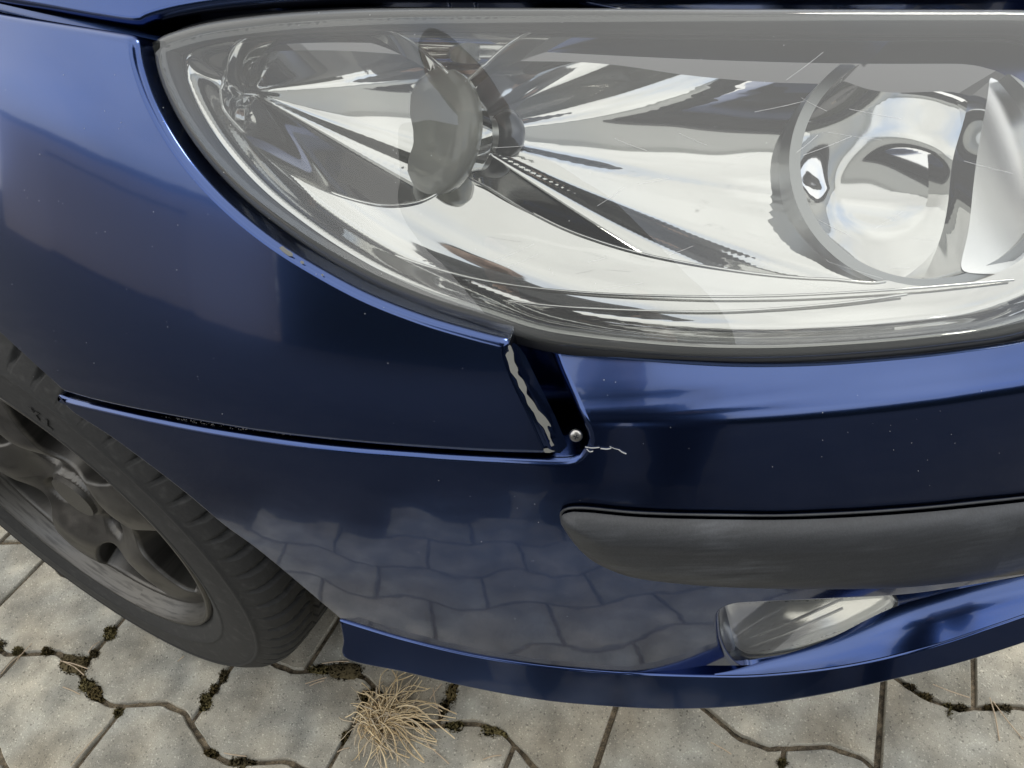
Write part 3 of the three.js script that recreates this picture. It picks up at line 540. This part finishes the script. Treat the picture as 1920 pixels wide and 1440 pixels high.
{ // wheel
  const w = grp('wheel', car, wheelC.x, wheelC.y, wheelC.z); w.rotation.y = Math.atan2(-Math.cos(STEER), Math.sin(STEER));
  const PR = [[0.186, -0.016], [0.192, -0.006], [0.2, 0], [0.21, 0.0035], [0.2105, 0.0045], [0.213, 0.0045], [0.2135, 0.0038], [0.225, 0.005], [0.24, 0.0045], [0.252, 0.002], [0.2525, 0.0035], [0.256, 0.003], [0.2565, 0.001], [0.266, -0.003], [0.274, -0.009], [0.279, -0.016], [0.282, -0.022], [0.2838, -0.03], [0.2845, -0.04], [0.285, -0.046], [0.278, -0.048], [0.278, -0.054], [0.285, -0.056], [0.285, -0.07], [0.285, -0.084], [0.278, -0.086], [0.278, -0.094], [0.285, -0.096], [0.285, -0.124], [0.278, -0.126], [0.278, -0.132], [0.285, -0.134], [0.284, -0.148], [0.279, -0.163], [0.25, -0.178], [0.19, -0.17]];
  const NA = 1152, pos = [], uv = [], idx = [];
  for (let i = 0; i <= NA; i++) for (let k = 0; k < PR.length; k++) {
    let [r, z] = PR[k]; const a = i / NA * 2 * Math.PI;
    if (k >= 13 && k <= 18 || k >= 22 && k <= 24 || k >= 28 && k <= 28 || k >= 31) { // cuts across the tread
      const t = (i / 16 + (k < 20 ? (z + 0.03) * 9 : z * 12)) % 1, tt = (t + 1) % 1; if (tt > 0.8 && r > 0.268) { r -= 0.0055 * Math.min(1, (r - 0.266) / 0.008); }
    }
    pos.push(r * Math.cos(a), r * Math.sin(a), z); uv.push(a * 0.285, k * 0.01);
  }
  const q = PR.length; for (let i = 0; i < NA; i++) for (let k = 0; k < q - 1; k++) { const a = i * q + k, b = a + q; idx.push(a, b, a + 1, b, b + 1, a + 1); }
  let g = geom(pos, new Array(pos.length).fill(0), uv, idx); g.computeVertexNormals();
  const tyre = add('tyre', g, rubber, w);
  w.updateWorldMatrix(true, false); // raised letters on the sidewall
  const inv = w.matrixWorld.clone().invert();
  const onWheel = (px, py) => { const a = EYE.clone().applyMatrix4(inv), r = rayOf(px, py).add(EYE).applyMatrix4(inv).sub(a); return a.addScaledVector(r, (0.003 - a.z) / r.z); };
  const pA = onWheel(70, 772), ang = Math.atan2(pA.y, pA.x), rad = 0.232;
  [['X', 0], ['L', -0.06]].forEach(([ch, da]) => {
    const t = new TextGeometry(ch, { font, size: 0.0125, depth: 0.0006, curveSegments: 3 }); t.center(); t.rotateZ(ang + da - Math.PI / 2); t.translate(rad * Math.cos(ang + da), rad * Math.sin(ang + da), 0.0058); add('raised_letter', t, rubber, tyre);
  });
  // rim: a dished disc with five windows
  const wA = onWheel(318, 1090), A0 = Math.atan2(wA.y, wA.x), disc = [], lugs = [];
  for (let k = 0; k < 200; k++) { const t = k / 200 * 2 * Math.PI; disc.push([0.187 * Math.cos(t), 0.187 * Math.sin(t)]); }
  const wins = [0, 1, 2, 3, 4].map((k) => { // rounded windows between the spokes
    const a = A0 + k * Math.PI * 2 / 5, q = [[0.162, -0.4], [0.17, -0.22], [0.171, 0], [0.17, 0.22], [0.162, 0.4], [0.142, 0.4], [0.112, 0.33], [0.09, 0.22], [0.082, 0], [0.09, -0.22], [0.112, -0.33], [0.142, -0.4], [0.162, -0.4]];
    return resample(smooth(q.map(([r, t]) => [r * Math.cos(a + t), r * Math.sin(a + t)]), 0.003).slice(0, -1), 0.003);
  });
  for (let k = 0; k < 4; k++) { const a = A0 + 0.63 + k * Math.PI / 2, h = []; lugs.push(a); for (let i = 0; i < 28; i++) { const t = i / 28 * 2 * Math.PI; h.push([0.052 * Math.cos(a) + 0.0115 * Math.cos(t), 0.052 * Math.sin(a) + 0.0115 * Math.sin(t)]); } wins.push(h); }
  const faceZ = (x, y) => {
    const r = Math.hypot(x, y), a = Math.atan2(y, x) - A0, c = Math.cos(5 * a); // -1 on a spoke's middle
    let z = -0.03 + 0.014 * sm(0.04, 0.1, r) - 0.006 * sm(0.11, 0.18, r) + 0.009 * (0.5 - 0.5 * c) * sm(0.05, 0.09, r) * sm(0.178, 0.15, r) + 0.008 * sm(0.176, 0.186, r);
    for (const l of lugs) { const d = Math.hypot(x - 0.052 * Math.cos(l), y - 0.052 * Math.sin(l)); z -= 0.006 * sm(0.02, 0.012, d); }
    return z + 0.008 * sm(0.036, 0.03, r);
  };
  const rimF = (x, y) => V3(x, y, faceZ(x, y));
  add('rim', panel(rimF, disc, { holes: wins, cell: 0.0025, r: 0.0035, depth: 0.005, wall: 0.026, step: 0.003 }), alloy, w);
  g = new THREE.LatheGeometry([[0.192, -0.008], [0.19, -0.002], [0.186, -0.002], [0.181, -0.012], [0.172, -0.03], [0.168, -0.06], [0.165, -0.16], [0.19, -0.168]].map(([r, z]) => new THREE.Vector2(r, z)), 128); g.rotateX(Math.PI / 2); add('barrel', g, alloy, w);
  g = new THREE.CylinderGeometry(0.125, 0.125, 0.02, 64); g.rotateX(Math.PI / 2); g.translate(0, 0, -0.085); add('brake_disc', g, std([0.18, 0.17, 0.16], 0.5, { metalness: 0.7 }), w);
  for (let k = 0; k < 4; k++) { const a = lugs[k]; g = new THREE.CylinderGeometry(0.008, 0.0085, 0.014, 6); g.rotateX(Math.PI / 2); g.translate(0.052 * Math.cos(a), 0.052 * Math.sin(a), -0.045); add('wheel_bolt', g, std([0.2, 0.2, 0.2], 0.4, { metalness: 0.8 }), w); }
  g = new THREE.CylinderGeometry(0.027, 0.028, 0.005, 48); g.rotateX(Math.PI / 2); g.translate(0, 0, -0.02); add('centre_cap', g, alloy, w);
}

// ---------------------------------------------------------------- small things on the ground
const onGround = (px, py, y = 0) => { const r = rayOf(px, py); return EYE.clone().addScaledVector(r, (y - EYE.y) / r.y); };
{
  const mossMats = [std([0.12, 0.09, 0.034], 1), std([0.09, 0.07, 0.032], 1), std([0.14, 0.115, 0.045], 1)];
  const list = [[14, 1176, 16, 9], [38, 1166, 14, 9], [64, 1188, 10, 8], [97, 1211, 10, 9], [123, 1263, 32, 22], [163, 1287, 20, 14], [200, 1270, 18, 16], [193, 1233, 9, 9], [207, 1187, 13, 15], [157, 1238, 9, 9], [417, 1267, 9, 14], [380, 1312, 13, 20], [398, 1290, 9, 10], [452, 1430, 22, 13], [217, 1333, 9, 9], [395, 1412, 14, 7], [632, 1280, 42, 20], [600, 1262, 26, 12], [862, 1306, 15, 34], [846, 1332, 12, 20], [902, 1414, 28, 16], [647, 1380, 11, 11], [756, 1382, 24, 13], [832, 1412, 24, 14], [690, 1306, 22, 14], [1800, 1312, 12, 7], [1779, 1410, 8, 22], [1736, 1285, 14, 6], [1703, 1296, 16, 5], [1463, 1428, 9, 6], [1862, 1335, 12, 8], [1890, 1372, 9, 10]];
  list.forEach(([px, py, rx, ry], i) => {
    const c0 = onGround(px, py), a = onGround(px + rx * 1.15, py).sub(c0), b = onGround(px, py + ry * 1.15).sub(c0), c = c0.clone().lerp(toJoint(c0), 0.85), pos = [], nor = [], uv = [], idx = []; let k = 0;
    const hgt = 0.25 * Math.min(a.length(), b.length()) + 0.003, n = 420;
    for (let m = 0; m < n; m++) { // tiny pointed leaves over a low mound
      const t = rnd() * 2 * Math.PI, r = Math.sqrt(rnd()) * (1 + 0.35 * nz(Math.cos(t) * 1.6 + i * 3, Math.sin(t) * 1.6, i)), q = a.clone().multiplyScalar(r * Math.cos(t)).addScaledVector(b, r * Math.sin(t)); q.y = -0.004 + hgt * Math.max(0, 1 - r * r) * rr(0.55, 1);
      const up = V3(rr(-1, 1), rr(0.3, 1.4), rr(-1, 1)).normalize(), sd = V3(rr(-1, 1), rr(-0.4, 0.4), rr(-1, 1)).normalize(), l = rr(0.0022, 0.0045), nn = up.clone().cross(sd).normalize(); if (nn.y < 0) nn.negate();
      for (const w of [q.clone().addScaledVector(sd, -l * 0.4), q.clone().addScaledVector(sd, l * 0.4), q.clone().addScaledVector(up, l)]) { pos.push(w.x, w.y, w.z); nor.push(nn.x, nn.y, nn.z); uv.push(0, 0); }
      idx.push(k, k + 1, k + 2); k += 3;
    }
    const P = new THREE.SphereGeometry(1, 18, 8, 0, Math.PI * 2, 0, Math.PI / 2), at = P.attributes.position;
    for (let m = 0; m < at.count; m++) { const x = at.getX(m), y = at.getY(m), z = at.getZ(m), w = 0.92 * (1 + 0.35 * nz(x * 1.6 + i * 3, z * 1.6, i)), q = a.clone().multiplyScalar(x * w).addScaledVector(b, z * w); at.setXYZ(m, q.x, -0.006 + (hgt * 0.85 + 0.002) * y, q.z); }
    P.computeVertexNormals();
    const g = geom(pos, nor, uv, idx), o = add('moss_clump', mergeGeometries([g, P]), mossMats[i % 3], scene); o.position.copy(c); o.position.y = 0; o.castShadow = true;
    tag(o, 'small brown moss clump growing in a paving joint', 'moss', 'moss in the paving joints');
  });
  const straw = std([0.74, 0.6, 0.37], 0.8);
  const blade = (pts, r) => new THREE.TubeGeometry(new THREE.CatmullRomCurve3(pts), 10, r, 4);
  { // dry tuft
    const c = onGround(716, 1352), sets = [[], [], []];
    for (let k = 0; k < 230; k++) {
      const t = rnd() * 2 * Math.PI, l = rr(0.012, 0.05) * (1 + 0.35 * Math.cos(t - 0.6)), up = rr(0.003, 0.022), d = V3(Math.cos(t), 0, Math.sin(t)), sw = V3(-d.z, 0, d.x).multiplyScalar(rr(-0.6, 0.6) * l), st = V3(rr(-0.02, 0.02), 0, rr(-0.016, 0.016));
      sets[k % 3].push(blade([st.clone(), st.clone().addScaledVector(d, l * 0.3).setY(up * 0.8), st.clone().addScaledVector(d, l * 0.75).addScaledVector(sw, 0.3).setY(up), st.clone().addScaledVector(d, l * 0.95).addScaledVector(sw, 0.75).setY(up * 0.6), st.clone().addScaledVector(d, l * 1.1).addScaledVector(sw, 1.15).setY(rr(0.001, 0.008))], rr(0.0004, 0.0009)));
    }
    const o = grp('dry_grass_tuft', scene, c.x, 0, c.z); tag(o, 'dry straw coloured grass tuft growing between pavers by the front tyre', 'grass tuft');
    sets.forEach((g, k) => { const q = add('blades', mergeGeometries(g), [straw, std([0.62, 0.48, 0.28], 0.8), std([0.5, 0.42, 0.3], 0.8)][k], o); q.userData.kind = 'stuff'; });
  }
  const nd = std([0.46, 0.36, 0.25], 0.8);
  for (const [x0, y0, x1, y1] of [[113, 1239, 165, 1254], [118, 1240, 158, 1266], [2, 1264, 44, 1224], [30, 1240, 60, 1206], [132, 1436, 192, 1368], [165, 1225, 187, 1203], [333, 1240, 345, 1230], [1333, 1392, 1371, 1414], [1856, 1308, 1874, 1389], [1862, 1315, 1918, 1386], [1749, 1283, 1818, 1308], [572, 1282, 612, 1270], [604, 1244, 654, 1240], [580, 1286, 608, 1276], [118, 1288, 150, 1302], [420, 1412, 462, 1418], [632, 1410, 655, 1402], [800, 1395, 842, 1432], [812, 1290, 828, 1345], [806, 1312, 828, 1282], [905, 1424, 940, 1416]]) {
    const a = onGround(x0, y0, 0.003), b = onGround(x1, y1, 0.002), m = a.clone().lerp(b, 0.5); m.y = rr(0.002, 0.006); m.x += rr(-0.002, 0.002);
    const o = add('dry_needle', blade([a.clone().sub(a), m.clone().sub(a), b.clone().sub(a)], 0.0007), nd); o.position.copy(a);
    tag(o, 'thin dry pine needle lying across a paving joint', 'pine needle', 'pine needles on the paving');
  }
}
{ // dust specks on the paint and grit on the bumper's ledge
  const speck = (name, par, f, pts, m, r0, r1) => {
    const gs = pts.map(([s, v]) => { const g = new THREE.CircleGeometry(rr(r0, r1), 6), n = normalOf(f, s, v), p = f(s, v).addScaledVector(n, 0.0002); g.applyQuaternion(new THREE.Quaternion().setFromUnitVectors(V3(0, 0, 1), n)); g.translate(p.x, p.y, p.z); return g; });
    const o = add(name, mergeGeometries(gs), m, par); o.userData.kind = 'stuff';
  };
  const dust = std([0.5, 0.5, 0.5], 0.9), wing = car.children.find((o) => o.name === 'wing'), bm = car.children.find((o) => o.name === 'bumper'), wf = surfAt(3, 0), lens = lamp.children.find((o) => o.name === 'lens');
  const wp = []; for (let k = 0; k < 1000 && wp.length < 55; k++) { const x = rr(0, 940), y = rr(90, 800); if (y > 90 + Math.max(0, x - 250) * 0.78 && y < 740 + x * 0.1) wp.push(toSurf(wf, x, y)); }
  speck('dust_specks', wing, wf, wp, dust, 0.0001, 0.00028);
  const bp = []; for (let k = 0; k < 45; k++) { const x = rr(700, 1900), y = x < 1100 ? rr(880, 1200) : rr(700, 930); bp.push(toSurf(bumperBase, x, y)); }
  speck('dust_specks', bm, bumperBase, bp, dust, 0.0001, 0.00028);
  const gf = surfAt(1, -0.005), gp = []; for (let k = 0; k < 420; k++) { const x = 112 + 560 * Math.pow(rnd(), 1.5), e = lerp(744, 862, Math.pow((x - 104) / 960, 0.62)); gp.push(toSurf(gf, x, e - rr(1, 9))); }
  speck('grit', bm, gf, gp, std([0.3, 0.29, 0.27], 1), 0.0001, 0.00035);
  const lp = []; for (let k = 0; k < 90; k++) { const x = rr(450, 1900), y = rr(20, 560); if (y < 60 + (x - 280) * 0.75) lp.push(toSurf(lensSurf, x, y)); }
  const hair = []; // hairline scratches on the lens
  for (let k = 0; k < 26; k++) { const x = rr(700, 1850), y = rr(150, 560), a = rr(-0.7, 0.5), l = rr(20, 110); if (y > 60 + (x - 280) * 0.75) continue; const q = [0, 0.5, 1].map((t) => toSurf(lensSurf, x + l * t * Math.cos(a), y + l * t * Math.sin(a) + 4 * t * (1 - t))); hair.push(tubeOn(surfAt(0, 0.0071), q, rr(0.00005, 0.00012), 4)); }
  { const o = add('scratches', mergeGeometries(hair), std([0.75, 0.75, 0.74], 0.6), lamp); o.userData.kind = 'stuff'; }
  speck('dust_specks', lamp, lensSurf, lp, dust, 0.0001, 0.00025);
}

// ---------------------------------------------------------------- what the paint and the chrome mirror: a rendered garage across the yard
{
  const g = grp('garage', scene, -10, 0, -3.4);
  tag(g, 'low brown rendered garage with a wide door facing the blue car', 'garage');
  const b = (name, w, h, d, x, y, z, m) => { const q = new THREE.BoxGeometry(w, h, d); q.translate(x, y, z); return add(name, q, m, g); };
  b('wall', 4.5, 2.15, 7.2, -2.25, 1.075, 0, std([0.56, 0.47, 0.4], 0.9)); b('roof', 4.6, 0.1, 7.3, -2.25, 2.203, 0, std([0.12, 0.115, 0.11], 0.8));
  b('door', 0.05, 1.75, 3.5, 0.026, 0.9, -0.2, std([0.5, 0.41, 0.335], 0.7)); b('door_frame', 0.06, 0.05, 3.65, 0.032, 1.8, -0.2, std([0.06, 0.05, 0.05], 0.7)); b('sill', 0.07, 0.06, 3.65, 0.036, 0.03, -0.2, std([0.05, 0.045, 0.045], 0.7));
}
function hedge(x, z, turn, len, high, label) {
  const h = grp('hedge', scene, x, 0, z); h.rotation.y = turn; tag(h, label, 'hedge', 'hedges round the yard');
  const pos = [], nor = [], uv = [], idx = []; let k = 0;
  for (let i = 0; i < len * 260 * high; i++) {
    const x = rr(-len / 2, len / 2), y = rr(0.1, high), z = rr(-0.45, 0.45), c = V3(x, y + 0.12 * nz(x * 2, z * 2, 4), z + 0.2 * nz(x * 1.5, y * 2, 9)), a = V3(rr(-1, 1), rr(-1, 1), rr(-1, 1)).normalize(), b = V3(rr(-1, 1), rr(-1, 1), rr(-1, 1)).normalize(), l = rr(0.05, 0.1), n = a.clone().cross(b).normalize();
    for (const [p, q] of [[0, 0], [0.5, 0.45], [1, 0], [0.5, -0.45]]) { const w = c.clone().addScaledVector(a, p * l).addScaledVector(b, q * l); pos.push(w.x, w.y, w.z); nor.push(n.x, n.y, n.z); uv.push(p, q); }
    idx.push(k, k + 1, k + 2, k, k + 2, k + 3); k += 4;
  }
  const fo = add('foliage', geom(pos, nor, uv, idx), std([0.045, 0.07, 0.025], 0.8, { side: THREE.DoubleSide }), h); fo.userData.kind = 'stuff';
  const core = new THREE.BoxGeometry(len - 0.2, high - 0.2, 0.6); core.translate(0, high / 2 - 0.1, 0); add('branches', core, std([0.02, 0.022, 0.012], 1), h);
}
hedge(0.5, 6.5, 0, 13, 2.6, 'long dark green hedge on the far side of the asphalt');
hedge(-10.4, 3.7, Math.PI / 2, 7, 3.6, 'tall dark green hedge beside the brown garage');
// the photographer, whose dark clothes the paint and the chrome mirror
{
  const F = V3(FW.x, 0, FW.z).normalize(), R = V3(-F.z, 0, F.x), base = V3(EYE.x, 0, EYE.z).addScaledVector(F, -0.36);
  const pt = (r, y, f) => base.clone().addScaledVector(R, r).addScaledVector(F, f).setY(y);
  const phoneC = EYE.clone().addScaledVector(FW, -0.02).addScaledVector(RT, 0.03);
  function field(caps, cell, k) { // capsules joined smoothly, as one surface
    let lo = V3(9, 9, 9), hi = V3(-9, -9, -9);
    for (const [a, b, ra, rb] of caps) { const r = Math.max(ra, rb) + 0.03; for (const q of [a, b]) { lo.min(q.clone().subScalar(r)); hi.max(q.clone().addScalar(r)); } }
    const size = hi.clone().sub(lo), big = Math.max(size.x, size.y, size.z), n = Math.ceil(big / cell) + 3, mc = new MarchingCubes(n, dark, false, false, 400000), half = big / 2 + cell, ctr = lo.clone().add(hi).multiplyScalar(0.5);
    mc.isolation = 0; const P = V3();
    for (let z = 0; z < n; z++) for (let y = 0; y < n; y++) for (let x = 0; x < n; x++) {
      P.set((x - n / 2) / (n / 2) * half, (y - n / 2) / (n / 2) * half, (z - n / 2) / (n / 2) * half).add(ctr); let d = 1e3;
      if (P.x < lo.x - 0.02 || P.x > hi.x + 0.02 || P.y < lo.y - 0.02 || P.y > hi.y + 0.02 || P.z < lo.z - 0.02 || P.z > hi.z + 0.02) d = 1;
      else for (const [a, b, ra, rb] of caps) {
        const ex = b.x - a.x, ey = b.y - a.y, ez = b.z - a.z, wx = P.x - a.x, wy = P.y - a.y, wz = P.z - a.z, t = Math.min(1, Math.max(0, (wx * ex + wy * ey + wz * ez) / (ex * ex + ey * ey + ez * ez + 1e-9)));
        const q = Math.hypot(wx - ex * t, wy - ey * t, wz - ez * t) - lerp(ra, rb, t), h = Math.max(k - Math.abs(d - q), 0) / k; d = Math.min(d, q) - h * h * k * 0.25;
      }
      mc.field[x + y * n + z * n * n] = -d;
    }
    mc.update(); const cnt = mc.count ?? mc.geometry.drawRange.count, g = new THREE.BufferGeometry(), pa = mc.positionArray.slice(0, cnt * 3), na = mc.normalArray.slice(0, cnt * 3);
    for (let i = 0; i < cnt; i++) { pa[i * 3] = pa[i * 3] * half + ctr.x; pa[i * 3 + 1] = pa[i * 3 + 1] * half + ctr.y; pa[i * 3 + 2] = pa[i * 3 + 2] * half + ctr.z; }
    g.setAttribute('position', new THREE.BufferAttribute(pa, 3)); g.setAttribute('normal', new THREE.BufferAttribute(na, 3)); g.setAttribute('uv', new THREE.BufferAttribute(new Float32Array(cnt * 2), 2)); return g;
  }
  const chest = pt(0, 1.3, 0.03), neck = pt(0, 1.46, 0.06), headC = pt(0, 1.6, 0.12), jaw = pt(0, 1.53, 0.16), pelvis = pt(0, 0.92, -0.03);
  const limb = [];
  const wrists = [], elbows = [];
  for (const q of [-1, 1]) {
    const sh = pt(q * 0.19, 1.38, 0.02), wr = phoneC.clone().addScaledVector(RT, q * 0.105).addScaledVector(FW, -0.05).addScaledVector(UPV, -0.045), el = sh.clone().lerp(wr, 0.5).addScaledVector(R, q * 0.09).addScaledVector(F, -0.06);
    wrists.push(wr); elbows.push(el); limb.push([sh, el, 0.055, 0.045], [el, wr, 0.043, 0.03]);
  }
  const hands = [];
  [-1, 1].forEach((q, i) => { // palms behind the phone's ends, fingers on its back edge, thumbs along its screen
    const wr = wrists[i], e = (r, u, f) => phoneC.clone().addScaledVector(RT, q * r).addScaledVector(UPV, u).addScaledVector(FW, f);
    const palm = e(0.098, -0.01, -0.03);
    hands.push([wr, palm, 0.026, 0.027]);
    [[0.03, 0.088], [0.012, 0.092], [-0.006, 0.09], [-0.022, 0.084]].forEach(([u, r], k) => { const a = e(0.1, u, -0.022), b = e(r + 0.008, u + 0.004, -0.008 + 0.001 * k), c = e(r - 0.008, u + 0.003, -0.0045); hands.push([a, b, 0.0095, 0.0085], [b, c, 0.0085, 0.0065]); });
    const t0 = e(0.098, -0.03, -0.032), t1 = e(0.08, -0.012, -0.024), t2 = e(0.06, 0.0, -0.021); hands.push([t0, t1, 0.012, 0.0095], [t1, t2, 0.0095, 0.008]);
  });
  const legs = []; for (const q of [-1, 1]) { const hip = pt(q * 0.1, 0.9, -0.02), kn = pt(q * 0.11, 0.49, 0.01), an = pt(q * 0.115, 0.09, -0.03); legs.push([hip, kn, 0.09, 0.062], [kn, an, 0.06, 0.042]); }
  const shoes = []; for (const q of [-1, 1]) shoes.push([pt(q * 0.115, 0.05, -0.06), pt(q * 0.125, 0.042, 0.13), 0.046, 0.04], [pt(q * 0.115, 0.09, -0.05), pt(q * 0.115, 0.06, 0), 0.05, 0.045]);
  const skull = [[headC, pt(0, 1.645, 0.1), 0.085, 0.09], [headC, jaw, 0.075, 0.055], [neck, headC, 0.055, 0.055], [chest, neck, 0.1, 0.055], [pt(0, 1.575, 0.21), pt(0, 1.545, 0.225), 0.01, 0.014], [pt(-0.085, 1.6, 0.1), pt(-0.085, 1.57, 0.105), 0.012, 0.01], [pt(0.085, 1.6, 0.1), pt(0.085, 1.57, 0.105), 0.012, 0.01]];
  const trunk = [[pt(-0.1, 1.3, 0.02), pt(0.1, 1.3, 0.02), 0.13, 0.13], [chest, pelvis, 0.13, 0.13], [pt(-0.07, 0.95, -0.02), pt(0.07, 0.95, -0.02), 0.115, 0.115]];
  const fat = (l, m) => l.map(([a, b, x, y]) => [a, b, x + m, y + m]);
  const p = grp('person', scene, base.x, 0, base.z); tag(p, 'person in dark jacket and trousers holding up a phone before the car', 'person');
  const skin = std([0.42, 0.26, 0.19], 0.55), put = (name, g, m, par = p) => { g.translate(-base.x, 0, -base.z); return add(name, g, m, par); };
  put('body', mergeGeometries([field([...trunk, ...limb, ...legs, ...skull], 0.014, 0.03), field(hands, 0.0035, 0.006)]), skin);
  put('jacket', field([...fat(trunk, 0.022), ...fat(limb, 0.02), [chest, neck, 0.13, 0.075], [pelvis, pt(0, 0.82, -0.02), 0.15, 0.15]], 0.014, 0.03), std([0.022, 0.024, 0.03], 0.8));
  put('trousers', field([...fat(legs, 0.016), [pt(-0.09, 0.86, -0.02), pt(0.09, 0.86, -0.02), 0.11, 0.11]], 0.014, 0.025), std([0.02, 0.024, 0.036], 0.85));
  put('shoes', field(shoes, 0.008, 0.02), std([0.03, 0.03, 0.032], 0.6));
  put('hair', field([[pt(0, 1.66, 0.09), pt(0, 1.62, 0.06), 0.095, 0.088], [pt(0, 1.67, 0.12), pt(0, 1.68, 0.15), 0.07, 0.05]], 0.008, 0.02), std([0.035, 0.024, 0.016], 0.6));
  const ph = grp('phone'); tag(ph, 'black phone held level in two hands by the person in dark clothes', 'phone');
  ph.position.copy(phoneC); ph.quaternion.copy(camera.quaternion);
  add('case', new RoundedBoxGeometry(0.158, 0.077, 0.0085, 3, 0.004), std([0.02, 0.02, 0.022], 0.4), ph);
  const sc = new THREE.BoxGeometry(0.148, 0.068, 0.001); sc.translate(0, 0, 0.0046); add('screen', sc, std([0.015, 0.015, 0.017], 0.1), ph);
}
renderer.render(scene, camera);
